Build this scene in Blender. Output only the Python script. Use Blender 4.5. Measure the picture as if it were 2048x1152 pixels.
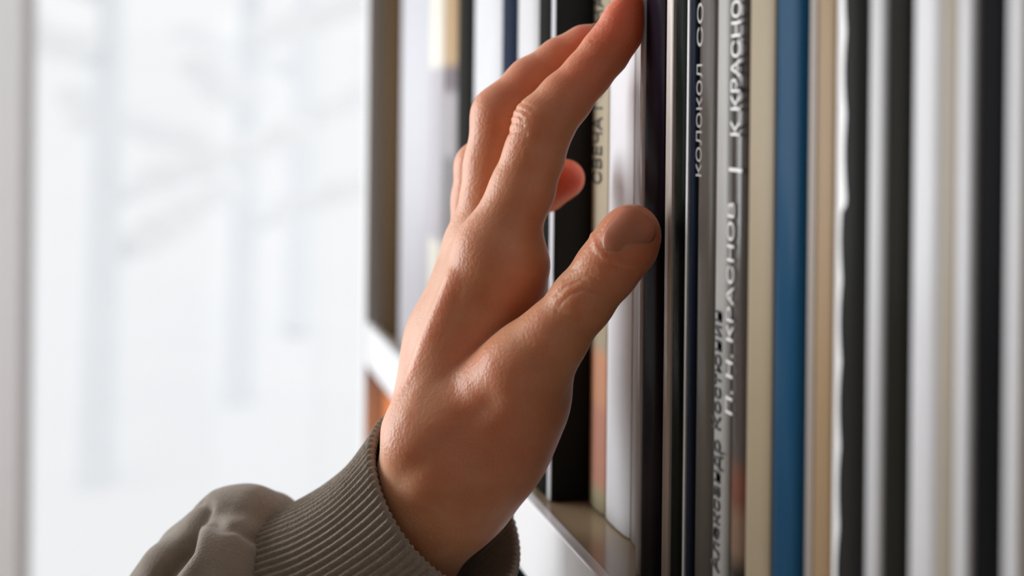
import bpy, bmesh, math, random
import numpy as np
from mathutils import Vector, Matrix

for o in list(bpy.data.objects):
    bpy.data.objects.remove(o, do_unlink=True)
scene = bpy.context.scene
C = scene.collection
random.seed(4)

# ------------------------------------------------------------------ camera
FPX = 2844.4                      # 50 mm lens on a 36 mm sensor, 2048 px wide
PX0, PY0 = 1024.0, 218.0          # principal point (the photo is cropped low)
YAW = math.radians(13.52)
ROLL = math.radians(0.6)
SHELF_Z = 1.05
CAM = Vector((0.0, 0.0, SHELF_Z + 0.1535))
fwd = Vector((math.sin(YAW), math.cos(YAW), 0))
rt0 = Vector((math.cos(YAW), -math.sin(YAW), 0))
up0 = Vector((0, 0, 1))
rt = rt0 * math.cos(ROLL) + up0 * math.sin(ROLL)
up = up0 * math.cos(ROLL) - rt0 * math.sin(ROLL)

cam_data = bpy.data.cameras.new('camera')
cam = bpy.data.objects.new('camera', cam_data)
C.objects.link(cam)
cam.matrix_world = Matrix((
    (rt.x, up.x, -fwd.x, CAM.x), (rt.y, up.y, -fwd.y, CAM.y),
    (rt.z, up.z, -fwd.z, CAM.z), (0, 0, 0, 1)))
cam_data.sensor_width = 36.0
cam_data.lens = 50.0
cam_data.shift_y = -(576.0 - PY0) / 2048.0
cam_data.clip_start = 0.02
cam_data.dof.use_dof = True
cam_data.dof.focus_distance = 0.457
cam_data.dof.aperture_fstop = 6.2
scene.camera = cam

# ------------------------------------------------------------------ world, lights, exposure
world = bpy.data.worlds.new('overcast_sky')
scene.world = world
world.use_nodes = True
wn = world.node_tree
bg = wn.nodes['Background']
bg.inputs['Color'].default_value = (0.965, 0.98, 1.0, 1)
bg.inputs['Strength'].default_value = 1.02


def area(name, loc, target, sx, sy, power, color):
    l = bpy.data.lights.new(name, 'AREA')
    l.shape = 'RECTANGLE'
    l.size, l.size_y = sx, sy
    l.energy = power
    l.color = color
    o = bpy.data.objects.new(name, l)
    o.location = loc
    o.rotation_euler = (Vector(target) - Vector(loc)).to_track_quat('-Z', 'Y').to_euler()
    C.objects.link(o)
    return o


area('window_daylight', (-2.24, 1.92, 1.30), (0.15, 0.6, 1.15), 1.0, 2.0, 74, (0.96, 0.98, 1.0))
area('added_rim_light', (-1.22, 2.56, 1.35), (0.15, 0.5, 1.15), 0.9, 2.0, 18, (0.96, 0.98, 1.0))  # lamp added out of view for rim light and spine-edge highlights


vs = scene.view_settings
vs.view_transform = 'Standard'
vs.look = 'None'
vs.exposure = 0.0
vs.gamma = 1.0
vs.use_curve_mapping = False


# ------------------------------------------------------------------ helpers
def P(px, py, d):
    """pixel + depth along the view axis -> world point"""
    return CAM + fwd * d + rt * ((px - PX0) / FPX * d) - up * ((py - PY0) / FPX * d)


def ray(px, py):
    return fwd + rt * ((px - PX0) / FPX) - up * ((py - PY0) / FPX)


def on_x(px, py, X):
    r = ray(px, py)
    return CAM + r * ((X - CAM.x) / r.x)


def on_z(px, py, Z):
    r = ray(px, py)
    return CAM + r * ((Z - CAM.z) / r.z)


def mat(name, color, rough=0.5, spec=0.5, metallic=0.0, coat=0.0, noise=0.0, nscale=60.0,
        bump=0.0, bscale=400.0, stretch=None):
    m = bpy.data.materials.new(name)
    m.use_nodes = True
    nt = m.node_tree
    b = nt.nodes['Principled BSDF']
    b.inputs['Base Color'].default_value = (*color, 1)
    b.inputs['Roughness'].default_value = rough
    b.inputs['Specular IOR Level'].default_value = spec
    b.inputs['Metallic'].default_value = metallic
    b.inputs['Coat Weight'].default_value = coat
    b.inputs['Coat Roughness'].default_value = 0.08
    tc = nt.nodes.new('ShaderNodeTexCoord')
    src = tc.outputs['Object']
    if stretch:
        mp = nt.nodes.new('ShaderNodeMapping')
        mp.inputs['Scale'].default_value = stretch
        nt.links.new(src, mp.inputs['Vector'])
        src = mp.outputs['Vector']
    if noise > 0:
        n = nt.nodes.new('ShaderNodeTexNoise')
        n.inputs['Scale'].default_value = nscale
        n.inputs['Detail'].default_value = 6
        nt.links.new(src, n.inputs['Vector'])
        mx = nt.nodes.new('ShaderNodeMix')
        mx.data_type = 'RGBA'
        mx.inputs['A'].default_value = (*[max(0, c * (1 - noise)) for c in color], 1)
        mx.inputs['B'].default_value = (*[min(1, c * (1 + noise)) for c in color], 1)
        nt.links.new(n.outputs['Fac'], mx.inputs['Factor'])
        nt.links.new(mx.outputs['Result'], b.inputs['Base Color'])
    if bump > 0:
        n = nt.nodes.new('ShaderNodeTexNoise')
        n.inputs['Scale'].default_value = bscale
        n.inputs['Detail'].default_value = 3
        nt.links.new(src, n.inputs['Vector'])
        bp = nt.nodes.new('ShaderNodeBump')
        bp.inputs['Strength'].default_value = bump
        bp.inputs['Distance'].default_value = 0.001
        nt.links.new(n.outputs['Fac'], bp.inputs['Height'])
        nt.links.new(bp.outputs['Normal'], b.inputs['Normal'])
    return m


def link(name, me, m=None, parent=None):
    o = bpy.data.objects.new(name, me)
    C.objects.link(o)
    if m is not None:
        me.materials.append(m)
    if parent is not None:
        o.parent = parent
    return o


def tag(o, label, cat, group=None):
    o['label'] = label
    o['category'] = cat
    if group:
        o['group'] = group
    return o


def structure(o):
    o['kind'] = 'structure'
    return o


def box_bm(bm, x0, x1, y0, y1, z0, z1):
    v = [bm.verts.new(p) for p in ((x0, y0, z0), (x1, y0, z0), (x1, y1, z0), (x0, y1, z0),
                                   (x0, y0, z1), (x1, y0, z1), (x1, y1, z1), (x0, y1, z1))]
    for f in ((3, 2, 1, 0), (4, 5, 6, 7), (0, 1, 5, 4), (1, 2, 6, 5), (2, 3, 7, 6), (3, 0, 4, 7)):
        bm.faces.new([v[i] for i in f])


def boxes(name, lst, m, parent=None, bevel=0.0):
    bm = bmesh.new()
    for b in lst:
        box_bm(bm, *b)
    if bevel > 0:
        bmesh.ops.bevel(bm, geom=bm.edges[:], offset=bevel, segments=2, affect='EDGES', profile=0.5)
    me = bpy.data.meshes.new(name)
    bm.to_mesh(me)
    bm.free()
    return link(name, me, m, parent)


# ------------------------------------------------------------------ key planes
X_MID, X_NEAR, X_FAR, X_EDGE = 0.160, 0.152, 0.1455, 0.1378
X_BACK = 0.42
Y_END = on_x(757, 500, X_FAR).y          # far end of the book row
Y_START = -0.28

# ------------------------------------------------------------------ room shell
m_wall = mat('wall_paint', (0.42, 0.39, 0.36), 0.85, noise=0.03, nscale=8, bump=0.15, bscale=120)
m_ceil = mat('ceiling_paint', (0.7, 0.7, 0.69), 0.9, noise=0.02, nscale=6)
m_floor = mat('floor_wood', (0.23, 0.15, 0.095), 0.45, noise=0.3, nscale=9, stretch=(1, 8, 1))
m_frame = mat('window_frame_paint', (0.84, 0.84, 0.87), 0.4, noise=0.02, nscale=20)

XL, XR, YN, YF, ZC = -2.3, X_BACK + 0.03, -2.2, 2.6, 2.7
structure(boxes('floor', [(XL - 0.1, XR + 0.1, YN - 0.1, YF + 0.12, -0.08, 0)], m_floor))
structure(boxes('ceiling', [(XL - 0.1, XR + 0.1, YN - 0.1, YF + 0.12, ZC, ZC + 0.08)], m_ceil))
structure(boxes('wall_right', [(XR, XR + 0.1, YN, YF + 0.1, 0, ZC)], m_wall))
structure(boxes('wall_near', [(XL, XR, YN - 0.1, YN, 0, ZC)], m_wall))
# far wall with the tall window that fills the background
W0, W1, WZ0, WZ1 = -0.62, 0.445, 0.08, 2.45
structure(boxes('wall_far', [(XL, -1.74, YF, YF + 0.12, 0, ZC), (-0.70, W0, YF, YF + 0.12, 0, ZC), (-1.74, -0.70, YF, YF + 0.12, 0, 0.3), (-1.74, -0.70, YF, YF + 0.12, 2.4, ZC), (W1, XR, YF, YF + 0.12, 0, ZC),
                             (W0, W1, YF, YF + 0.12, 0, WZ0), (W0, W1, YF, YF + 0.12, WZ1, ZC)], m_wall))
# left wall with a second window
L0, L1, LZ0, LZ1 = 1.35, 2.5, 0.35, 2.4
structure(boxes('wall_left', [(XL - 0.1, XL, YN, L0, 0, ZC), (XL - 0.1, XL, L1, YF + 0.1, 0, ZC),
                              (XL - 0.1, XL, L0, L1, 0, LZ0), (XL - 0.1, XL, L0, L1, LZ1, ZC)], m_wall))

m_glass = bpy.data.materials.new('window_glass')
m_glass.use_nodes = True
nt = m_glass.node_tree
nt.nodes.remove(nt.nodes['Principled BSDF'])
tr = nt.nodes.new('ShaderNodeBsdfTransparent')
gl = nt.nodes.new('ShaderNodeBsdfGlossy')
gl.inputs['Roughness'].default_value = 0.02
fr = nt.nodes.new('ShaderNodeFresnel')
fr.inputs['IOR'].default_value = 1.45
mx = nt.nodes.new('ShaderNodeMixShader')
nt.links.new(fr.outputs['Fac'], mx.inputs['Fac'])
nt.links.new(tr.outputs['BSDF'], mx.inputs[1])
nt.links.new(gl.outputs['BSDF'], mx.inputs[2])
nt.links.new(mx.outputs['Shader'], nt.nodes['Material Output'].inputs['Surface'])

r_ = ray(42, 500)
XS = CAM.x + r_.x * ((YF - CAM.y) / r_.y)        # right edge of the stile seen at the left of the frame
frame = [(W0, W0 + 0.07, YF + 0.01, YF + 0.09, WZ0, WZ1), (W1 - 0.03, W1, YF + 0.01, YF + 0.09, WZ0, WZ1),
         (W0 + 0.07, W1 - 0.03, YF + 0.01, YF + 0.09, WZ0, WZ0 + 0.08),
         (W0 + 0.07, W1 - 0.03, YF + 0.01, YF + 0.09, WZ1 - 0.08, WZ1)]
win = structure(boxes('window_1', frame, m_frame))
boxes('mullion', [(XS - 0.12, XS, YF - 0.01, YF + 0.10, WZ0 + 0.08, WZ1 - 0.08),
                  (XS, XS + 0.016, YF + 0.02, YF + 0.07, WZ0 + 0.08, WZ1 - 0.08)], m_frame, win)
boxes('pane', [(XS, W1 - 0.03, YF + 0.045, YF + 0.05, WZ0 + 0.08, WZ1 - 0.08)], m_glass, win)
boxes('pane', [(W0 + 0.07, XS - 0.12, YF + 0.045, YF + 0.05, WZ0 + 0.08, WZ1 - 0.08)], m_glass, win)
frame = [(XL - 0.09, XL - 0.01, L0, L0 + 0.07, LZ0, LZ1), (XL - 0.09, XL - 0.01, L1 - 0.07, L1, LZ0, LZ1),
         (XL - 0.09, XL - 0.01, L0 + 0.07, L1 - 0.07, LZ0, LZ0 + 0.07),
         (XL - 0.09, XL - 0.01, L0 + 0.07, L1 - 0.07, LZ1 - 0.07, LZ1)]
win2 = structure(boxes('window_2', frame, m_frame))
boxes('pane', [(XL - 0.05, XL - 0.045, L0 + 0.07, L1 - 0.07, LZ0 + 0.07, LZ1 - 0.07)], m_glass, win2)

win3 = structure(boxes('added_window_3', [(-1.74, -1.68, YF + 0.01, YF + 0.09, 0.3, 2.4), (-0.76, -0.70, YF + 0.01, YF + 0.09, 0.3, 2.4),
                                    (-1.68, -0.76, YF + 0.01, YF + 0.09, 0.3, 0.36), (-1.68, -0.76, YF + 0.01, YF + 0.09, 2.34, 2.4)], m_frame))  # unseen window added around the rim lamp
boxes('pane', [(-1.68, -0.76, YF + 0.045, YF + 0.05, 0.36, 2.34)], m_glass, win3)

# ------------------------------------------------------------------ snowy garden behind the glass
m_snow = mat('fresh_snow', (0.97, 0.975, 0.98), 0.9, noise=0.03, nscale=0.8)
bm = bmesh.new()
bmesh.ops.create_grid(bm, x_segments=60, y_segments=60, size=15)
for v in bm.verts:
    v.co.z = 0.25 * math.sin(v.co.x * 0.7) * math.cos(v.co.y * 0.55) + 0.004 * (v.co.y + 15) ** 2
me = bpy.data.meshes.new('snow_ground')
bm.to_mesh(me)
bm.free()
sg = structure(link('snow_ground', me, m_snow))
sg.location = (0, 18.5, -0.75)
m_trunk = mat('frosted_bark', (0.91, 0.925, 0.94), 0.9, noise=0.05, nscale=10)


def tree(x, y, h, seed, label):
    rnd = random.Random(seed)
    root = bpy.data.objects.new('snowy_tree', None)
    C.objects.link(root)
    root.location = (x, y, -0.55 + 0.004 * (y - 3.5) ** 2)
    tag(root, label, 'tree', 'snow-covered trees outside the window')

    def tube(bm, p, q, r0, r1, n=8):
        a = (q - p).normalized()
        s = a.orthogonal().normalized()
        t = a.cross(s)
        ra, rb = [], []
        for i in range(n):
            w = 2 * math.pi * i / n
            dvec = s * math.cos(w) + t * math.sin(w)
            ra.append(bm.verts.new(p + dvec * r0))
            rb.append(bm.verts.new(q + dvec * r1))
        for i in range(n):
            bm.faces.new((ra[i], ra[(i + 1) % n], rb[(i + 1) % n], rb[i]))
        bm.faces.new(ra[::-1])
        bm.faces.new(rb)
    bm = bmesh.new()
    tube(bm, Vector((0, 0, -0.3)), Vector((0.1, 0, h)), 0.10, 0.03)
    me = bpy.data.meshes.new('trunk')
    bm.to_mesh(me)
    bm.free()
    link('trunk', me, m_trunk, root)
    for i in range(11):
        z = h * (0.18 + 0.075 * i)
        w = rnd.uniform(0, 6.28)
        ln = rnd.uniform(0.6, 1.2) * (1 - 0.45 * z / h)
        p = Vector((0.1 * z / h, 0, z))
        q = p + Vector((math.cos(w) * ln, math.sin(w) * ln, ln * 0.35))
        bm = bmesh.new()
        tube(bm, p, q, 0.035, 0.012, 6)
        me = bpy.data.meshes.new('branch')
        bm.to_mesh(me)
        bm.free()
        br = link('branch', me, m_trunk, root)
        bm = bmesh.new()
        for k in range(5):
            c = p.lerp(q, 0.25 + 0.18 * k) + Vector((0, 0, 0.04))
            mt = Matrix.Translation(c) @ Matrix.Diagonal((rnd.uniform(.1, .2), rnd.uniform(.1, .2), rnd.uniform(.06, .1), 1))
            bmesh.ops.create_icosphere(bm, subdivisions=2, radius=1, matrix=mt)
        me = bpy.data.meshes.new('snow_load')
        bm.to_mesh(me)
        bm.free()
        for pl in me.polygons:
            pl.use_smooth = True
        link('snow_load', me, m_snow, br)


tree(-0.35, 7.6, 4.6, 1, 'snow-laden tree nearest the window mullion')
tree(0.42, 8.8, 4.9, 2, 'snow-laden tree in the middle of the window view')
tree(1.0, 11.5, 5.2, 3, 'distant thin snow-laden tree close to the bookcase edge')

# ------------------------------------------------------------------ bookcase
m_edge = mat('white_melamine', (0.80, 0.81, 0.83), 0.22, noise=0.04, nscale=25, bump=0.06, bscale=40)
m_board = mat('varnished_board', (0.33, 0.25, 0.16), 0.16, noise=0.22, nscale=30, stretch=(1, 0.15, 1), bump=0.05, bscale=300)
m_back = mat('back_panel', (0.25, 0.22, 0.19), 0.6)
BT = 0.030
case = bpy.data.objects.new('bookcase', None)
C.objects.link(case)
case.location = (X_EDGE, Y_END, 0)
tag(case, 'white-edged bookcase with wooden shelves filled with books', 'bookcase')


def child(o):
    o.parent = case
    o.matrix_parent_inverse = Matrix.Translation(case.location).inverted()
    return o


for nm, zt in (('shelf', SHELF_Z), ('shelf', SHELF_Z - 0.38), ('shelf', SHELF_Z + 0.40), ('shelf', SHELF_Z - 0.76)):
    s = child(boxes(nm, [(X_EDGE + 0.004, X_BACK, Y_START, Y_END + 0.003, zt - BT, zt)], m_board))
    e = boxes('front_edge', [(X_EDGE, X_EDGE + 0.0045, Y_START, Y_END + 0.003, zt - BT, zt + 0.0006)], m_edge, None, 0.0006)
    e.parent = s
child(boxes('side_panel', [(X_EDGE - 0.001, X_BACK, Y_END + 0.0035, Y_END + 0.0235, 0, SHELF_Z + 0.43)], m_edge, None, 0.001))
child(boxes('side_panel', [(X_EDGE - 0.001, X_BACK, Y_START - 0.02, Y_START - 0.0005, 0, SHELF_Z + 0.43)], m_edge, None, 0.001))
child(boxes('back_panel', [(X_BACK, X_BACK + 0.008, Y_START - 0.02, Y_END + 0.0235, 0.05, SHELF_Z + 0.43)], m_back))


# ------------------------------------------------------------------ books
def print_mat(name, color, rough, stops=None, coat=0.0, spec=0.25, noise=0.06, metallic=0.0):
    """cover material; stops = printed colour fields [(local height, colour), ...]"""
    m = mat(name, color, rough, spec=spec, coat=coat, noise=noise, nscale=35, bump=0.05, bscale=220, metallic=metallic)
    if stops:
        nt = m.node_tree
        b = nt.nodes['Principled BSDF']
        tc = nt.nodes.new('ShaderNodeTexCoord')
        sp = nt.nodes.new('ShaderNodeSeparateXYZ')
        nt.links.new(tc.outputs['Object'], sp.inputs['Vector'])
        prev = None
        for z, c in stops:
            if prev is None:
                rgb = nt.nodes.new('ShaderNodeRGB')
                rgb.outputs[0].default_value = (*c, 1)
                prev = rgb.outputs[0]
                continue
            mr = nt.nodes.new('ShaderNodeMapRange')
            mr.inputs['From Min'].default_value = z - 0.003
            mr.inputs['From Max'].default_value = z + 0.003
            nt.links.new(sp.outputs['Z'], mr.inputs['Value'])
            mx = nt.nodes.new('ShaderNodeMix')
            mx.data_type = 'RGBA'
            nt.links.new(mr.outputs['Result'], mx.inputs['Factor'])
            nt.links.new(prev, mx.inputs['A'])
            mx.inputs['B'].default_value = (*c, 1)
            prev = mx.outputs['Result']
        nt.links.new(prev, b.inputs['Base Color'])
    return m


m_pages = mat('page_paper', (0.72, 0.68, 0.58), 0.9, noise=0.12, nscale=300, stretch=(1, 8, 0.05))


def book(yf, yn, X, z0, H, depth, m, label, group, bulge=0.15, wavy=0.0, hard=True, mside=None, pw=4.0):
    """yf far side, yn near side of the closed book; spine faces -X at X"""
    t = yf - yn - 0.0003
    yc = (yf + yn) / 2
    hw = t / 2
    th = min(0.0022 if hard else 0.0008, t * 0.2)
    b = min(bulge * t, 0.006)
    outer = [(depth, hw)]
    if hard and t > 0.008:
        outer += [(0.013, hw), (0.0095, hw - 0.0009), (0.0075, hw - 0.0009), (0.0045, hw - 0.0001)]
    cr = min(0.0012, hw * 0.35)
    n = 20
    for i in range(n + 1):
        s = math.sin(math.pi / 2 * (1 - 2 * i / n))
        y = s * (hw - 0.0001)
        x = b * abs(s) ** pw
        if abs(s) > 0.99:
            x += cr
        outer.append((x, y))
    if hard and t > 0.008:
        outer += [(0.0045, -hw + 0.0001), (0.0075, -hw + 0.0009), (0.0095, -hw + 0.0009), (0.013, -hw)]
    outer += [(depth, -hw)]
    inner = [(depth, -hw + th), (b + th + 0.0015, -hw + th), (b + th + 0.0015, hw - th), (depth, hw - th)]
    nz = 40 if wavy else 3
    bm = bmesh.new()
    rings = []
    prof = outer + inner
    ns = len(outer)
    for k in range(nz):
        z = H * k / (nz - 1)
        ring = []
        for i, (x, y) in enumerate(prof):
            dx = 0
            if wavy and i < ns and x < 0.012:
                dx = wavy * (math.sin(z * 310) + 0.6 * math.sin(z * 173 + 1))
            ring.append(bm.verts.new((x + dx, y, z)))
        rings.append(ring)
    M = len(prof)
    for k in range(nz - 1):
        for i in range(M):
            j = (i + 1) % M
            f = bm.faces.new((rings[k][j], rings[k][i], rings[k + 1][i], rings[k + 1][j]))
            f.smooth = i < ns - 1
            if mside is not None and i >= ns - 6 and i < ns - 1:
                f.material_index = 1
    bm.faces.new(rings[0])
    bm.faces.new(rings[-1][::-1])
    bmesh.ops.triangulate(bm, faces=[f for f in bm.faces if len(f.verts) > 4])
    bmesh.ops.recalc_face_normals(bm, faces=bm.faces[:])
    me = bpy.data.meshes.new('book')
    bm.to_mesh(me)
    bm.free()
    o = link('book', me, m)
    if mside is not None:
        me.materials.append(mside)
    o.location = (X, yc, z0)
    tag(o, label, 'book', group)
    lip = 0.003 if hard else 0.0
    boxes('page_block', [(b + th + 0.0012, depth - lip - 0.001, -hw + th, hw - th, lip, H - lip)], m_pages, o)
    return o


def lettering(bk, text, zc, size, m, yoff=0.0, lift=0.00025, stretch=1.0, name='spine_lettering', xoff=0.0, align='LEFT', bold=0.0, span=None):
    """text running up the spine from local height zc"""
    cu = bpy.data.curves.new(name, 'FONT')
    cu.body = text
    cu.size = size
    cu.align_x = align
    cu.align_y = 'CENTER'
    cu.extrude = 0.00015
    cu.offset = bold
    t = bpy.data.objects.new('tmp', cu)
    C.objects.link(t)
    dg = bpy.context.evaluated_depsgraph_get()
    me = bpy.data.meshes.new_from_object(t.evaluated_get(dg))
    bpy.data.objects.remove(t, do_unlink=True)
    o = link(name, me, m, bk)
    me.materials.clear()
    me.materials.append(m)
    if span:
        stretch = span / max(v.co.x for v in me.vertices)
    # text x -> up (+Z), text y -> +Y (away), normal -> -X
    me.transform(Matrix(((0, 0, -1, xoff - lift), (0, 1, 0, yoff), (stretch, 0, 0, zc), (0, 0, 0, 1))))
    return o


far_g, mid_g, near_g = 'books at the window end of the row', 'books behind the hand', 'books standing close together beside the hand'
Z0 = SHELF_Z + 0.0007


def zl(py, px, X):
    return on_x(px, py, X).z - Z0


W = (0.72, 0.73, 0.76)
specs = [
    # left pixel, plane, height, colour, rough, label, options
    (757, X_FAR, .29, (.075, .045, .02), .75, 'dark brown book against the white side panel at the window end', {}),
    (787, X_FAR, .30, (.60, .60, .65), .4, 'thick pale lavender-grey book beside the dark brown book', {}),
    (848, X_FAR, .285, (.7, .68, .62), .45, 'cream book with a pale lavender band across its spine',
     dict(stops=[(0, (.8, .77, .68)), (470, (.50, .48, .52)), (138, (.85, .81, .72))])),
    (877, X_FAR, .285, (.2, .17, .18), .5, 'book with tan top and plum-grey lower spine',
     dict(stops=[(0, (.55, .53, .5)), (480, (.20, .19, .20)), (310, (.36, .34, .36)), (185, (.14, .11, .125)), (135, (.46, .30, .15))])),
    (906, X_FAR, .30, (.022, .023, .02), .75, 'charcoal book beside the thick white book', {}),
    (931, X_FAR, .30, W, .4, 'thick white book between charcoal and navy books', {}),
    (993, X_FAR, .295, (.022, .032, .06), .75, 'dark navy book beside the thick white book', {}),
    (1021, X_FAR, .29, (.7, .7, .72), .4, 'pale grey book between navy and black books', {}),
    (1066, X_FAR, .30, (.014, .014, .013), .75, 'slim black book between two pale grey books', {}),
    (1097, X_FAR, .295, (.62, .63, .67), .4, 'light grey spined book with black cover jutting out behind the hand',
     dict(cover=(.012, .012, .012), bulge=.05)),
    (1178, X_MID, .28, (.47, .41, .29), .6, 'tan lettered book with pinkish lower spine behind the thumb',
     dict(stops=[(0, (.42, .38, .24)), (960, (.62, .30, .22)), (800, (.70, .36, .22)), (690, (.47, .41, .29))], bulge=.05)),
    (1211, X_MID, .29, (.74, .75, .78), .6, 'plain white book between tan book and grey book', dict(bulge=.04)),
    (1261, X_MID, .285, (.42, .40, .39), .4, 'slim warm grey book beside the plain white book', dict(bulge=.04)),
    (1275, X_NEAR - .0005, .285, (.76, .76, .79), .25, 'thin white strip standing in for the highlight on the aubergine book edge', dict(hard=False, bulge=.1)),  # white slab in place of the highlight on the aubergine book's hinge
    (1282, X_NEAR - .0008, .30, (.016, .010, .017), .3, 'dark aubergine glossy book under the touching fingertip', dict(bulge=.06)),
    (1326, X_NEAR, .30, (.74, .66, .60), .25, 'thin peach book beside the aubergine book', dict(hard=False, bulge=.1)),
    (1340, X_NEAR, .295, (.010, .013, .010), .25, 'blackish green glossy book beside the thin peach book', dict(bulge=.15)),
    (1369, X_NEAR, .29, (.78, .78, .80), .25, 'very thin white strip between green and midnight blue books', dict(hard=False, bulge=.1)),  # thin white slab along the left of the midnight blue book
    (1374, X_NEAR, .295, (.012, .017, .03), .3, 'narrow midnight blue glossy book', dict(bulge=.2)),
    (1388, X_NEAR, .29, (.085, .072, .06), .3, 'dark taupe book with faint white capital letters', dict(bulge=.12, spec=.06)),
    (1425, X_NEAR, .285, (.40, .39, .37), .4, 'light grey book with small black lettering', dict(bulge=.15)),
    (1455, X_NEAR, .285, (.09, .075, .068), .3, 'dark brown book with raised white lettering',
     dict(coat=.25, bulge=.35, pw=2.2, spec=.2, stops=[(0, (.03, .026, .024)), (1113, (.25, .15, .10)), (1010, (.20, .07, .045)), (922, (.085, .072, .066))])),
    (1490, X_NEAR, .295, (.36, .29, .19), .55, 'plain khaki cloth book beside the blue book', dict(bulge=.06)),
    (1534, X_NEAR - .001, .30, (.012, .065, .135), .3, 'thick blue cloth book with a smooth shiny edge', dict(spec=.025, bulge=.4, pw=5)),
    (1613, X_NEAR, .285, (.40, .35, .31), .5, 'thin greyish tan book beside the blue book', dict(hard=False)),
    (1629, X_NEAR, .285, (.33, .22, .12), .55, 'thin brown kraft book beside the book with the scalloped band', dict(hard=False, bulge=.05)),
    (1655, X_NEAR - .001, .29, (.028, .028, .027), .35, 'dark grey book with a scalloped white band down its spine', dict(bulge=.2, pw=3.0, spec=.01)),
    (1729, X_NEAR, .285, (.60, .60, .61), .4, 'narrow light grey book beside the book with the scalloped band', dict(bulge=.15)),
    (1764, X_NEAR, .295, (.018, .017, .014), .35, 'black book with dull olive sheen between two pale books', dict(bulge=.08)),
    (1812, X_NEAR, .295, (.69, .69, .71), .35, 'thick white book next to a slim beige book', dict(bulge=.15)),
    (1876, X_NEAR, .285, (.36, .31, .24), .5, 'slim beige book between two white books', dict(hard=False, bulge=.1)),
    (1905, X_NEAR - .0005, .285, (.69, .69, .71), .35, 'white book beside the broad black book', dict(bulge=.2)),
    (1945, X_NEAR, .30, (.008, .008, .009), .4, 'broad jet black book between white and pale grey books', dict(bulge=.06)),
    (2005, X_NEAR, .29, (.72, .72, .74), .4, 'pale grey book beside the broad black book', dict(bulge=.2)),
    (2042, X_NEAR, .28, (.30, .24, .16), .5, 'tan cloth book next to the pale grey book', {}),
    (2190, X_NEAR, .29, (.30, .05, .04), .5, 'dull red book near the end of the row', {}),
    (2330, X_NEAR, .28, (.6, .6, .58), .5, 'ivory book near the end of the row', {}),
    (2530, X_NEAR, .29, (.03, .05, .08), .5, 'slate blue book last in the row', {}),
    (2800, X_NEAR, .29, None, 0, '', {}),
]
books = {}
ys = [on_x(s[0], 500, s[1]).y for s in specs]
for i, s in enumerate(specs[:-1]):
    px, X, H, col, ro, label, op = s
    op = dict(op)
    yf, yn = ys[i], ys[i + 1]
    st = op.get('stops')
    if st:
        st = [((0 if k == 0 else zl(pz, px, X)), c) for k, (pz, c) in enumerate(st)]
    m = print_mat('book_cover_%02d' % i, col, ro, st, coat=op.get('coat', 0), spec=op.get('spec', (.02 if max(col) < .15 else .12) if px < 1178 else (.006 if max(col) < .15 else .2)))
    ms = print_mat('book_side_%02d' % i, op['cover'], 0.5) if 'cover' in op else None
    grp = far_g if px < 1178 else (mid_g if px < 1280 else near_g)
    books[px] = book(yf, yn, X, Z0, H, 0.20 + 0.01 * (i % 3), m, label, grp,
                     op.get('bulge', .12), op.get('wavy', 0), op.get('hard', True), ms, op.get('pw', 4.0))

m_ink = mat('black_ink', (.03, .03, .028), .6)
m_white_foil = mat('white_foil', (.9, .9, .9), .25)
m_pale_ink = mat('pale_ink', (.36, .35, .34), .4)


def place_text(px, text, y_from, y_to, width_frac, m, yo=0.0, bold=0.0, lift=0.0003, xoff=0.0, name='spine_lettering'):
    i = [s[0] for s in specs].index(px)
    X = specs[i][1]
    t = ys[i] - ys[i + 1]
    pxm = px + (specs[i + 1][0] - px) * 0.5
    za, zb = zl(y_from, pxm, X), zl(y_to, pxm, X)
    o = lettering(books[px], text, za, t * width_frac, m, t * yo, lift, 1.0, name, xoff, bold=bold, span=zb - za)
    return o


place_text(1178, 'СВЕЧА ГОРЕЛА НА', 370, -8, .70, m_ink, -.02)
place_text(1388, 'КОЛОКОЛ', 358, 128, .42, m_pale_ink, .26, lift=-0.0001)
place_text(1388, 'СО', 96, 5, .42, m_pale_ink, .26, lift=-0.0001)
place_text(1425, 'Александр Костюнин', 1150, 622, .66, m_ink, .02)
place_text(1455, 'П. Н. КРАСНОВ', 838, 406, .50, m_white_foil, .14, lift=.0007)
place_text(1455, '|', 352, 336, .8, m_white_foil, .0, lift=.0007)
place_text(1455, 'К КРАСНОМУ', 276, -82, .70, m_white_foil, -.06, lift=.0007)

# scalloped white band on the dark grey spine
i = [q[0] for q in specs].index(1655)
t = ys[i] - ys[i + 1]
bm = bmesh.new()
row = []
for k in range(161):
    z = 0.012 + 0.262 * k / 160
    edge = 0.02 + 0.06 * abs(math.sin(z * 165)) + 0.05 * max(0.0, math.sin(z * 41 + 0.6)) - 0.10 * (z > 0.13)
    cols = []
    for q in range(6):
        y = t * (0.47 + (edge - 0.47) * q / 5)
        cols.append(bm.verts.new((min(.2 * t, .006) * abs(2 * y / t) ** 3 - 0.0002, y, z)))
    row.append(cols)
for a, b in zip(row[:-1], row[1:]):
    for q in range(5):
        bm.faces.new((a[q], a[q + 1], b[q + 1], b[q]))
me = bpy.data.meshes.new('white_band')
bm.to_mesh(me)
bm.free()
link('white_band', me, m_white_foil, books[1655])

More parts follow.
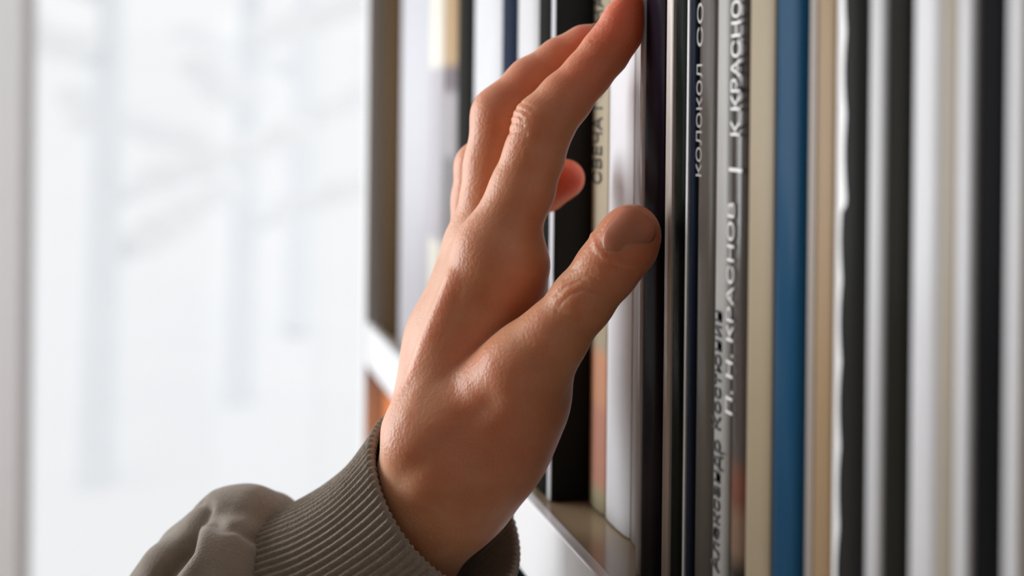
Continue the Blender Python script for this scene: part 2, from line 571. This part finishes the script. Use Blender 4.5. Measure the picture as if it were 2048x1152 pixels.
# lower shelf: the books that show below the white edge
ZL = SHELF_Z - 0.38 + 0.0007
low = [(770, X_FAR + .002, .335, (.85, .22, .035), 'orange book on the shelf below, at the window end'),
       (800, X_FAR + .002, .315, (.35, .33, .30), 'grey book on the shelf below'),
       (850, X_FAR + .002, .32, (.10, .06, .05), 'dark maroon book on the shelf below'),
       (905, X_FAR + .002, .31, (.55, .53, .48), 'ivory book on the shelf below'),
       (965, X_FAR + .002, .325, (.012, .05, .06), 'dark teal book on the shelf below'),
       (1040, X_FAR + .002, .325, (.014, .03, .035), 'blackish petrol book on the shelf below'),
       (1130, X_FAR + .002, .32, (.5, .48, .45), 'beige book on the shelf below'),
       (1250, X_FAR + .002, .32, (.2, .05, .05), 'wine red book on the shelf below'),
       (1400, X_FAR + .002, .32, None, '')]
lys = [on_x(s[0], 500, s[1]).y for s in low]
lys[0] = Y_END - 0.002
for i, s in enumerate(low[:-1]):
    book(lys[i], lys[i + 1], s[1], ZL, s[2], 0.2, print_mat('low_cover_%d' % i, s[3], .45), s[4], 'books on the shelf below')


# ------------------------------------------------------------------ implicit surfaces for the hand and sleeve
def smin(a, b, k):
    h = np.clip(0.5 + 0.5 * (b - a) / k, 0, 1)
    return b * (1 - h) + a * h - k * h * (1 - h)


class Grid:
    def __init__(self, lo, hi, h):
        self.lo = np.array(lo, np.float32)
        self.h = h
        self.n = np.ceil((np.array(hi) - np.array(lo)) / h).astype(int) + 1
        self.ax = [self.lo[i] + h * np.arange(self.n[i], dtype=np.float32) for i in range(3)]

    def full(self):
        return np.full(tuple(self.n), 1.0, np.float32)

    def sub(self, a, b, r):
        sl = []
        for i in range(3):
            l = min(a[i], b[i]) - r
            u = max(a[i], b[i]) + r
            s0 = max(0, int((l - self.lo[i]) / self.h))
            s1 = min(self.n[i], int((u - self.lo[i]) / self.h) + 2)
            if s1 <= s0:
                return None
            sl.append(slice(s0, s1))
        return tuple(sl)

    def cone(self, F, a, b, r0, r1, k, pad=0.016):
        sl = self.sub(a, b, max(r0, r1) + pad)
        if sl is None:
            return
        X = self.ax[0][sl[0]][:, None, None]
        Y = self.ax[1][sl[1]][None, :, None]
        Z = self.ax[2][sl[2]][None, None, :]
        ba = np.array(b) - np.array(a)
        L = max(float(ba @ ba), 1e-12)
        px, py, pz = X - a[0], Y - a[1], Z - a[2]
        h = np.clip((px * ba[0] + py * ba[1] + pz * ba[2]) / L, 0, 1)
        d = np.sqrt((px - h * ba[0]) ** 2 + (py - h * ba[1]) ** 2 + (pz - h * ba[2]) ** 2) - (r0 + (r1 - r0) * h)
        if k > 0:
            F[sl] = smin(F[sl], d.astype(np.float32), k)
        else:
            F[sl] = np.minimum(F[sl], d)

    def carve(self, F, a, b, r, k):
        sl = self.sub(a, b, r + 0.012)
        if sl is None:
            return
        X = self.ax[0][sl[0]][:, None, None]
        Y = self.ax[1][sl[1]][None, :, None]
        Z = self.ax[2][sl[2]][None, None, :]
        ba = np.array(b) - np.array(a)
        L = max(float(ba @ ba), 1e-12)
        px, py, pz = X - a[0], Y - a[1], Z - a[2]
        h = np.clip((px * ba[0] + py * ba[1] + pz * ba[2]) / L, 0, 1)
        d = np.sqrt((px - h * ba[0]) ** 2 + (py - h * ba[1]) ** 2 + (pz - h * ba[2]) ** 2) - r
        F[sl] = -smin(-F[sl], d.astype(np.float32), k)


def surface_nets(F, lo, h):
    S = F < 0
    nx, ny, nz = F.shape
    cnt = np.zeros((nx - 1, ny - 1, nz - 1), np.int8)
    for dx in (0, 1):
        for dy in (0, 1):
            for dz in (0, 1):
                cnt += S[dx:nx - 1 + dx, dy:ny - 1 + dy, dz:nz - 1 + dz]
    act = (cnt > 0) & (cnt < 8)
    idx = np.argwhere(act)
    vid = np.full(act.shape, -1, np.int64)
    vid[act] = np.arange(len(idx))
    acc = np.zeros((len(idx), 3))
    num = np.zeros(len(idx))
    i, j, k = idx.T
    corners = [(a, b, c) for a in (0, 1) for b in (0, 1) for c in (0, 1)]
    for a in corners:
        for ax in range(3):
            if a[ax] == 1:
                continue
            b = list(a)
            b[ax] = 1
            fa = F[i + a[0], j + a[1], k + a[2]]
            fb = F[i + b[0], j + b[1], k + b[2]]
            m = (fa < 0) != (fb < 0)
            t = fa[m] / (fa[m] - fb[m])
            pos = np.tile(np.array(a, float), (m.sum(), 1))
            pos[:, ax] = t
            acc[m] += pos
            num[m] += 1
    verts = (idx + acc / num[:, None]) * h + np.array(lo)
    quads = []
    for ax in range(3):
        o = [0, 0, 0]
        o[ax] = 1
        A = S[:nx - o[0], :ny - o[1], :nz - o[2]]
        B = S[o[0]:, o[1]:, o[2]:]
        e = np.argwhere(A != B)
        u, v = [(1, 2), (2, 0), (0, 1)][ax]
        ok = (e[:, u] > 0) & (e[:, v] > 0) & (e[:, u] < F.shape[u] - 1) & (e[:, v] < F.shape[v] - 1)
        e = e[ok]
        fl = A[tuple(e.T)]
        du = np.zeros(3, int)
        du[u] = 1
        dv = np.zeros(3, int)
        dv[v] = 1
        q = [vid[tuple((e - du - dv).T)], vid[tuple((e - dv).T)], vid[tuple(e.T)], vid[tuple((e - du).T)]]
        q = np.stack(q, 1)
        q[~fl] = q[~fl][:, ::-1]
        quads.append(q)
    return verts, np.concatenate(quads)


def mesh_np(name, v, q):
    me = bpy.data.meshes.new(name)
    me.vertices.add(len(v))
    me.vertices.foreach_set('co', np.ascontiguousarray(v, np.float32).ravel())
    me.loops.add(q.size)
    me.loops.foreach_set('vertex_index', q.ravel().astype(np.int32))
    me.polygons.add(len(q))
    me.polygons.foreach_set('loop_start', np.arange(0, q.size, 4, dtype=np.int32))
    me.polygons.foreach_set('loop_total', np.full(len(q), 4, np.int32))
    me.polygons.foreach_set('use_smooth', np.ones(len(q), bool))
    me.update(calc_edges=True)
    me.validate()
    return me


def relax(v, q, it=3, lam=0.5):
    n = len(v)
    e = np.concatenate([q[:, [0, 1]], q[:, [1, 2]], q[:, [2, 3]], q[:, [3, 0]]])
    deg = np.bincount(e[:, 0], minlength=n) + np.bincount(e[:, 1], minlength=n)
    for s in range(it):
        for l in (lam, -lam * 1.03):
            a = np.zeros_like(v)
            for c in range(3):
                a[:, c] = np.bincount(e[:, 0], v[e[:, 1], c], n) + np.bincount(e[:, 1], v[e[:, 0], c], n)
            v = v + l * (a / deg[:, None] - v)
    return v


def J(px, py, d, r):
    return (np.array(P(px, py, d)), r * d / FPX)


# ------------------------------------------------------------------ the hand
# each joint: pixel, depth along the view axis, radius in pixels at that depth
fingers = dict(
    index=[(992, 500, .4715, 74), (1045, 378, .4715, 63), (1068, 312, .4715, 59), (1086, 250, .4715, 60), (1130, 198, .4715, 52), (1175, 148, .4715, 46),
           (1210, 105, .4715, 46), (1238, 66, .471, 44), (1249, 36, .4705, 38), (1258, 10, .470, 30)],
    middle=[(972, 480, .4905, 68), (990, 330, .492, 60), (1004, 232, .492, 60), (1062, 166, .492, 49), (1122, 122, .492, 45),
            (1170, 96, .4915, 43), (1205, 85, .4905, 38)],
    ring=[(958, 500, .5085, 64), (957, 400, .510, 52), (962, 335, .511, 51), (1040, 262, .5115, 42), (1105, 205, .5105, 40), (1150, 170, .510, 35)],
    little=[(965, 530, .525, 52), (985, 455, .529, 43), (1040, 405, .530, 40), (1092, 382, .528, 39), (1126, 360, .527, 36), (1133, 356, .527, 35)],
)
thumb = [(1040, 745, .4535, 80), (1108, 672, .450, 66), (1164, 602, .4475, 60), (1214, 538, .4458, 60), (1252, 487, .4448, 61), (1264, 465, .444, 56)]
palm = [
    # metacarpals
    [(988, 512, .4715, 84), (930, 680, .4765, 84), (868, 880, .466, 92)],
    [(962, 500, .491, 78), (905, 690, .489, 84), (858, 880, .488, 92)],
    [(948, 530, .509, 72), (905, 710, .506, 84), (872, 900, .504, 92)],
    [(955, 570, .525, 62), (925, 730, .521, 80), (895, 900, .514, 88)],
    # palm pads
    [(1028, 535, .4715, 68), (1010, 610, .4785, 80)],
    [(1020, 560, .490, 70), (985, 700, .495, 90)],
    [(1000, 600, .512, 66), (960, 780, .512, 100), (940, 920, .505, 100)],
    # wrist
    [(868, 880, .466, 92), (852, 985, .476, 86), (775, 1120, .488, 94)],
    [(895, 900, .505, 95), (870, 1000, .505, 95), (790, 1120, .512, 100)],
    [(942, 922, .474, 100), (898, 1000, .480, 90), (820, 1110, .490, 92)],
    [(770, 1120, .490, 110), (560, 1330, .512, 125)],
]
thenar = [
    [(1040, 745, .4535, 80), (1000, 800, .463, 94), (955, 870, .4695, 96), (910, 950, .475, 88)],
    [(1082, 706, .456, 72), (1032, 800, .467, 90), (988, 872, .474, 102), (938, 952, .479, 92)],
]


def chain(G, F, pts, k):
    js = [J(*p) for p in pts]
    for (a, ra), (b, rb) in zip(js[:-1], js[1:]):
        G.cone(F, a, b, ra, rb, k)


allp = [J(*p) for c in list(fingers.values()) + [thumb] + palm + thenar for p in c]
lo = np.min([a - r for a, r in allp], 0) - 0.006
hi = np.max([a + r for a, r in allp], 0) + 0.006
HG = 0.00065
G = Grid(lo, hi, HG)
Fp = G.full()
for c in palm:
    chain(G, Fp, c, 0.010)
Ff = G.full()
for c in fingers.values():
    f = G.full()
    chain(G, f, c, 0.003)
    Ff = np.minimum(Ff, f)
F = smin(Fp, Ff, 0.005)
Ft = G.full()
for c in thenar:
    chain(G, Ft, c, 0.010)
chain(G, Ft, thumb, 0.004)
def z_of(py):
    return P(1000, py, .455).z


kz = np.interp(G.ax[2], [z_of(840), z_of(765), z_of(720), z_of(690)], [0.013, 0.0045, 0.0012, 0.0006]).astype(np.float32)[None, None, :]
F = smin(F, Ft, kz)
del Fp, Ff, Ft
# extensor tendons along the back of the hand
for a, b, r in (((905, 560, .466), (790, 850, .466), 6), ((888, 560, .486), (786, 850, .482), 6)):
    G.cone(F, np.array(P(*a)), np.array(P(*b)), r * .47 / FPX, r * .47 / FPX, 0.006)
hv, hq = surface_nets(F, G.lo, HG)
hv = relax(hv, hq, 4)
m_skin = bpy.data.materials.new('skin')
m_skin.use_nodes = True
nt = m_skin.node_tree
b = nt.nodes['Principled BSDF']
b.inputs['Roughness'].default_value = 0.44
b.inputs['Specular IOR Level'].default_value = 0.45
b.inputs['Sheen Weight'].default_value = 0.22
b.inputs['Sheen Roughness'].default_value = 0.35
b.inputs['Subsurface Weight'].default_value = 1.0
b.inputs['Subsurface Radius'].default_value = (1.0, 0.25, 0.11)
b.inputs['Subsurface Scale'].default_value = 0.009
tc = nt.nodes.new('ShaderNodeTexCoord')
n1 = nt.nodes.new('ShaderNodeTexNoise')
n1.inputs['Scale'].default_value = 70
n1.inputs['Detail'].default_value = 5
nt.links.new(tc.outputs['Object'], n1.inputs['Vector'])
cr = nt.nodes.new('ShaderNodeValToRGB')
cr.color_ramp.elements[0].position = 0.35
cr.color_ramp.elements[0].color = (0.66, 0.285, 0.14, 1)
cr.color_ramp.elements[1].position = 0.7
cr.color_ramp.elements[1].color = (0.74, 0.375, 0.215, 1)
nt.links.new(n1.outputs['Fac'], cr.inputs['Fac'])
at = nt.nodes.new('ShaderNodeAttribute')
at.attribute_name = 'blush_glow'
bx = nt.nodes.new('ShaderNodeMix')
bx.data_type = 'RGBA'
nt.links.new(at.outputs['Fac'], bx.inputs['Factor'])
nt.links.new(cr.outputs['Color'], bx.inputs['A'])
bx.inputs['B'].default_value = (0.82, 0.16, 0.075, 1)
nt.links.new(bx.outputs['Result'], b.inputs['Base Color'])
v1 = nt.nodes.new('ShaderNodeTexVoronoi')
v1.inputs['Scale'].default_value = 900
nt.links.new(tc.outputs['Object'], v1.inputs['Vector'])
n2 = nt.nodes.new('ShaderNodeTexNoise')
n2.inputs['Scale'].default_value = 420
n2.inputs['Detail'].default_value = 4
nt.links.new(tc.outputs['Object'], n2.inputs['Vector'])
ad = nt.nodes.new('ShaderNodeMath')
ad.operation = 'ADD'
nt.links.new(v1.outputs['Distance'], ad.inputs[0])
nt.links.new(n2.outputs['Fac'], ad.inputs[1])
bp = nt.nodes.new('ShaderNodeBump')
bp.inputs['Strength'].default_value = 0.22
bp.inputs['Distance'].default_value = 0.0006
nt.links.new(ad.outputs[0], bp.inputs['Height'])
nt.links.new(bp.outputs['Normal'], b.inputs['Normal'])


def vnormals(v, q):
    n = np.cross(v[q[:, 2]] - v[q[:, 0]], v[q[:, 3]] - v[q[:, 1]])
    out = np.zeros_like(v)
    for c in range(4):
        for x in range(3):
            out[:, x] += np.bincount(q[:, c], n[:, x], len(v))
    return out / np.maximum(np.linalg.norm(out, axis=1), 1e-12)[:, None]


def to_px(v):
    w = v - np.array(CAM)
    d = w @ np.array(fwd)
    return PX0 + FPX * (w @ np.array(rt)) / d, PY0 - FPX * (w @ np.array(up)) / d, d


# skin folds: fine creases across the joints (pixel polylines, depth range of the digit, depth and width in m)
hn = vnormals(hv, hq)
vx, vy, vd = to_px(hv)
folds = [
    # index, middle joint
    ([(1008, 268), (1030, 262), (1052, 268)], (.44, .485), .00045, 3.5),
    ([(1012, 248), (1030, 244), (1046, 250)], (.44, .485), .00045, 3.5),
    ([(1020, 232), (1034, 230), (1046, 238)], (.44, .485), .0004, 3.0),
    ([(1030, 218), (1044, 220), (1056, 228)], (.44, .485), .0004, 3.0),
    ([(1042, 206), (1056, 210), (1066, 217)], (.44, .485), .0003, 3.0),
    # index, end joint
    ([(1184, 82), (1200, 84), (1212, 92)], (.44, .485), .0003, 3.0),
    # thumb joint
    ([(1118, 610), (1138, 590), (1166, 578), (1196, 590)], (.40, .46), .0003, 4.0),
    ([(1112, 590), (1132, 572), (1160, 560), (1190, 572)], (.40, .46), .0003, 4.0),
    ([(1128, 560), (1150, 550), (1178, 552), (1200, 566)], (.40, .46), .0004, 4.0),
    ([(1146, 540), (1168, 534), (1190, 540)], (.40, .46), .00025, 4.0),
    ([(1112, 622), (1130, 634), (1150, 640)], (.40, .46), .0003, 4.0),
    # thumb cuticle
    ([(1184, 470), (1192, 496), (1211, 518), (1240, 534), (1272, 540)], (.40, .46), -.0004, 5.0),
    # hollow between the thumb tendons
    ([(970, 815), (890, 885), (800, 960)], (.40, .475), .0013, 28.0),
    # tendon to the index finger
    ([(915, 560), (870, 690), (812, 830)], (.40, .485), -.0004, 18.0),
]


def press(v, nrm, lines):
    """push the camera-side surface in (or out) along pixel polylines"""
    x, y, d = to_px(v)
    out = np.zeros(len(v))
    for line, (d0, d1), dep, wpx in lines:
        best = np.full(len(v), 1e9)
        for (x0, y0), (x1, y1) in zip(line[:-1], line[1:]):
            L2 = (x1 - x0) ** 2 + (y1 - y0) ** 2
            t = np.clip(((x - x0) * (x1 - x0) + (y - y0) * (y1 - y0)) / L2, 0, 1)
            best = np.minimum(best, np.hypot(x - x0 - t * (x1 - x0), y - y0 - t * (y1 - y0)))
        out -= dep * np.exp(-(best / wpx) ** 2) * ((d > d0) & (d < d1) & (nrm @ np.array(fwd) < 0.2))
    return v + nrm * out[:, None]


hv = press(hv, hn, folds)
# keep every fingertip just clear of the spines it rests on
lim = np.where(vx < 1210, X_MID, X_NEAR - .0008) - 0.0002
zone = (vy < 560)
hv[:, 0] = np.where(zone, np.minimum(hv[:, 0], lim), hv[:, 0])
base = Vector(P(560, 1330, .512))
person = link('person', mesh_np('person', hv - np.array(base), hq), m_skin)
person.location = base
# redder skin at the fingertips, between the fingers and on the ball of the thumb, with the little finger's backlit glow painted in
blush_glow = np.zeros(len(hv))
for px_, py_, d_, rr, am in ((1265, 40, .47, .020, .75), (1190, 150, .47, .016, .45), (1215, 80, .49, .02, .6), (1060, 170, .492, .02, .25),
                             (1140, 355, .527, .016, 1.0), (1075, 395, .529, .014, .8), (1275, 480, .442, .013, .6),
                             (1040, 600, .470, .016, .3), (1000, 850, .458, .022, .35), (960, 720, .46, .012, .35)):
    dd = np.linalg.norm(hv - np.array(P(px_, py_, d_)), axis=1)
    blush_glow = np.maximum(blush_glow, am * np.exp(-(dd / rr) ** 2))
ba_ = person.data.attributes.new('blush_glow', 'FLOAT', 'POINT')
ba_.data.foreach_set('value', blush_glow.astype(np.float32))
tag(person, 'hand of a person in taupe sweatshirt touching the book spines', 'person')

m_nail = mat('fingernail', (0.58, 0.20, 0.11), 0.38, spec=0.5, noise=0.08, nscale=120)
nb = m_nail.node_tree.nodes['Principled BSDF']
nb.inputs['Subsurface Weight'].default_value = 0.6
nb.inputs['Subsurface Radius'].default_value = (1, .35, .2)
nb.inputs['Subsurface Scale'].default_value = 0.003


def nail(center, along, normal, ln, wd, rad):
    """curved nail plate lying on the digit"""
    a = along.normalized()
    n = (normal - a * normal.dot(a)).normalized()
    s = a.cross(n)
    bm = bmesh.new()
    NU, NV = 18, 16
    rows = []
    for i in range(NU + 1):
        u = -1 + 2 * i / NU
        st0 = 0.45 if u > 0 else 0.05
        half = wd / 2 * math.sqrt(max(0.0, 1 - max(0, (abs(u) - st0) / (1.005 - st0)) ** 2.3))
        row = []
        for j in range(NV + 1):
            v = -1 + 2 * j / NV
            x = v * half
            drop = rad - math.sqrt(max(1e-9, rad * rad - x * x))
            z = -drop - 0.0007 * max(0, u) ** 2 - 0.0010 * max(0, -u - 0.6) / 0.4 - 0.0005 * max(0, abs(v) - 0.85) / 0.15
            row.append(bm.verts.new(center + a * (u * ln / 2) + s * x + n * z))
        rows.append(row)
    for i in range(NU):
        for j in range(NV):
            bm.faces.new((rows[i][j], rows[i][j + 1], rows[i + 1][j + 1], rows[i + 1][j]))
    bmesh.ops.remove_doubles(bm, verts=bm.verts[:], dist=1e-6)
    bmesh.ops.recalc_face_normals(bm, faces=bm.faces[:])
    for f in bm.faces:
        f.smooth = True
    me = bpy.data.meshes.new('fingernail')
    for v in bm.verts:
        v.co -= base
    bm.to_mesh(me)
    bm.free()
    o = link('fingernail', me, m_nail, person)
    sol = o.modifiers.new('thickness', 'SOLIDIFY')
    sol.thickness = 0.0006
    sol.offset = -1
    return o


def surf(px, py):
    """front-most hand vertex seen at a pixel"""
    m = (np.abs(vx - px) < 3) & (np.abs(vy - py) < 3)
    return vd[m].min()


d_n = surf(1256, 462)
ta = P(1290, 424, .444) - P(1200, 530, .4455)
nail(P(1254, 471, d_n - 0.0006), ta, -fwd * 1.0 - rt * 0.10 + up * 0.08, 0.0170, 0.0142, 0.0098)
# index nail, on the upper-left of the tip
nail(P(1226, 8, .4703), P(1256, -22, .470) - P(1215, 62, .471), -rt * 0.85 + up * 0.5 - fwd * 0.1, 0.0115, 0.0105, 0.0068)
# middle nail
nail(P(1203, 46, .4905), P(1232, 60, .490) - P(1172, 60, .4915), -rt * 0.35 + up * 0.9, 0.0095, 0.0100, 0.0064)

# ------------------------------------------------------------------ the sweatshirt
m_knit = mat('rib_knit', (0.30, 0.242, 0.188), 0.95, spec=0.15, noise=0.22, nscale=420, bump=0.7, bscale=1500)
m_knit.node_tree.nodes['Principled BSDF'].inputs['Sheen Weight'].default_value = 0.35
m_fleece = mat('sweatshirt_jersey', (0.29, 0.235, 0.185), 0.95, spec=0.15, noise=0.14, nscale=260, bump=0.5, bscale=1300)
m_fleece.node_tree.nodes['Principled BSDF'].inputs['Sheen Weight'].default_value = 0.4

# sleeve body
SG = 0.0013
sl = [
    [(590, 1165, .507, 190), (470, 1280, .520, 205), (250, 1520, .545, 230), (-60, 1850, .58, 260), (-250, 2050, .60, 270)],
    [(522, 1052, .500, 78), (470, 1075, .505, 92), (400, 1130, .515, 95)],
    [(478, 1128, .483, 88), (458, 1180, .479, 98), (420, 1290, .485, 110)],
    [(345, 1150, .500, 70), (250, 1320, .515, 90)],
]
sp = [J(*p) for c in sl for p in c]
slo = np.min([a - r for a, r in sp], 0) - 0.02
shi = np.max([a + r for a, r in sp], 0) + 0.02
SGr = Grid(slo, shi, SG)
S = SGr.full()
for c, kk in zip(sl, (0.010, 0.008, 0.006, 0.005)):
    js = [J(*p) for p in c]
    for (a, ra), (bb, rb) in zip(js[:-1], js[1:]):
        SGr.cone(S, a, bb, ra, rb, kk, 0.03)
# trim the sleeve where it gathers onto the cuff (rounded, so it rolls over the cuff)
p1, p2, p3 = P(556, 1000, .500), P(462, 1110, .455), P(610, 1400, .500)
pn = (p2 - p1).cross(p3 - p1).normalized()
if pn.dot(P(900, 1000, .48) - p1) < 0:
    pn = -pn
X = SGr.ax[0][:, None, None]
Y = SGr.ax[1][None, :, None]
Z = SGr.ax[2][None, None, :]
plane = ((X - p1.x) * pn.x + (Y - p1.y) * pn.y + (Z - p1.z) * pn.z).astype(np.float32)
S = -smin(-S, -plane, 0.014)
sv, sq = surface_nets(S, SGr.lo, SG)
sv = relax(sv, sq, 6)
sv = press(sv, vnormals(sv, sq), [
    ([(408, 1010), (388, 1050), (374, 1100), (325, 1160), (290, 1230)], (.40, .53), .0045, 15.0),
    ([(412, 1062), (402, 1115), (365, 1165), (330, 1240)], (.40, .53), -.0022, 16.0),
    ([(512, 1078), (478, 1054), (432, 1052)], (.40, .53), .0022, 10.0),
    ([(480, 1025), (440, 1022), (412, 1040)], (.40, .53), .0010, 12.0)])
sv = relax(sv, sq, 3)
sleeve = link('sweatshirt_sleeve', mesh_np('sweatshirt_sleeve', sv - np.array(base), sq), m_fleece, person)
sleeve['label'] = 'taupe sweatshirt sleeve bunched above the cuff'

# ribbed cuff: rings from the gathered end to the rim, over the rim and back inside
st = [  # t, far-end pixel (top), near-end pixel (bottom), depth, bow pixel, half depth (m)
    (0.00, (530, 1032), (590, 1420), .505, (-95, 0), .031),
    (0.25, (588, 1003), (690, 1390), .500, (-90, 12), .031),
    (0.50, (650, 966), (800, 1330), .496, (-82, 26), .033),
    (0.72, (703, 920), (905, 1258), .491, (-72, 36), .033),
    (0.88, (737, 872), (985, 1200), .488, (-62, 45), .0335),
    (1.00, (752, 846), (1030, 1164), .486, (-56, 48), .0335)]
NR, RIBS, SEG = 56, 84, 8
NA = RIBS * SEG


flat = np.array([[a[0], *a[1], *a[2], a[3], *a[4], a[5]] for a in st])
slope = np.gradient(flat[:, 1:], flat[:, 0], axis=0)


def station(t):
    i = min(int(np.searchsorted(flat[:, 0], t, 'right')) - 1, len(flat) - 2)
    h = flat[i + 1, 0] - flat[i, 0]
    u = (t - flat[i, 0]) / h
    v = ((2 * u ** 3 - 3 * u ** 2 + 1) * flat[i, 1:] + (u ** 3 - 2 * u ** 2 + u) * h * slope[i]
         + (3 * u ** 2 - 2 * u ** 3) * flat[i + 1, 1:] + (u ** 3 - u ** 2) * h * slope[i + 1])
    return v[0:2], v[2:4], v[4], v[5:7], v[7]


def ring(t, inset):
    A, B, d, bow, hd = station(t)
    c = P((A[0] + B[0]) / 2, (A[1] + B[1]) / 2, d)
    u = P(A[0], A[1], d) - c
    v = -fwd * hd + rt * (bow[0] / FPX * d) - up * (bow[1] / FPX * d)
    ang = np.arange(NA) * 2 * math.pi / NA
    pos = np.array(c)[None] + np.cos(ang)[:, None] * np.array(u)[None] + np.sin(ang)[:, None] * np.array(v)[None]
    out = pos - np.array(c)[None]
    L = np.linalg.norm(out, axis=1)[:, None]
    rib = np.cos(ang * RIBS)
    amp = 0.00050
    off = amp * np.sign(rib) * np.abs(rib) ** 0.7 - inset
    return pos + out / L * off[:, None]


rings = []
ts = np.linspace(0, 1, NR)
for t in ts:
    rings.append(ring(t, 0.0005))
axis_dir = np.array((P(890, 1005, .485) - P(857, 1065, .488)).normalized())
th = 0.0032
for a in np.linspace(0.15, 1, 7):
    w = a * math.pi
    rings.append(ring(1.0, 0.0005 + th / 2 * (1 - math.cos(w))) + axis_dir[None] * (th / 2 * math.sin(w)))
for t in np.linspace(0.97, 0.3, 24):
    rings.append(ring(t, 0.0005 + th))
V = np.concatenate(rings)
n = len(rings)
qs = []
ii = np.arange(NA)
for k in range(n - 1):
    qs.append(np.stack([k * NA + ii, k * NA + (ii + 1) % NA, (k + 1) * NA + (ii + 1) % NA, (k + 1) * NA + ii], 1))
cq = np.concatenate(qs)
cuff = link('ribbed_cuff', mesh_np('ribbed_cuff', V - np.array(base), cq), m_knit, sleeve)
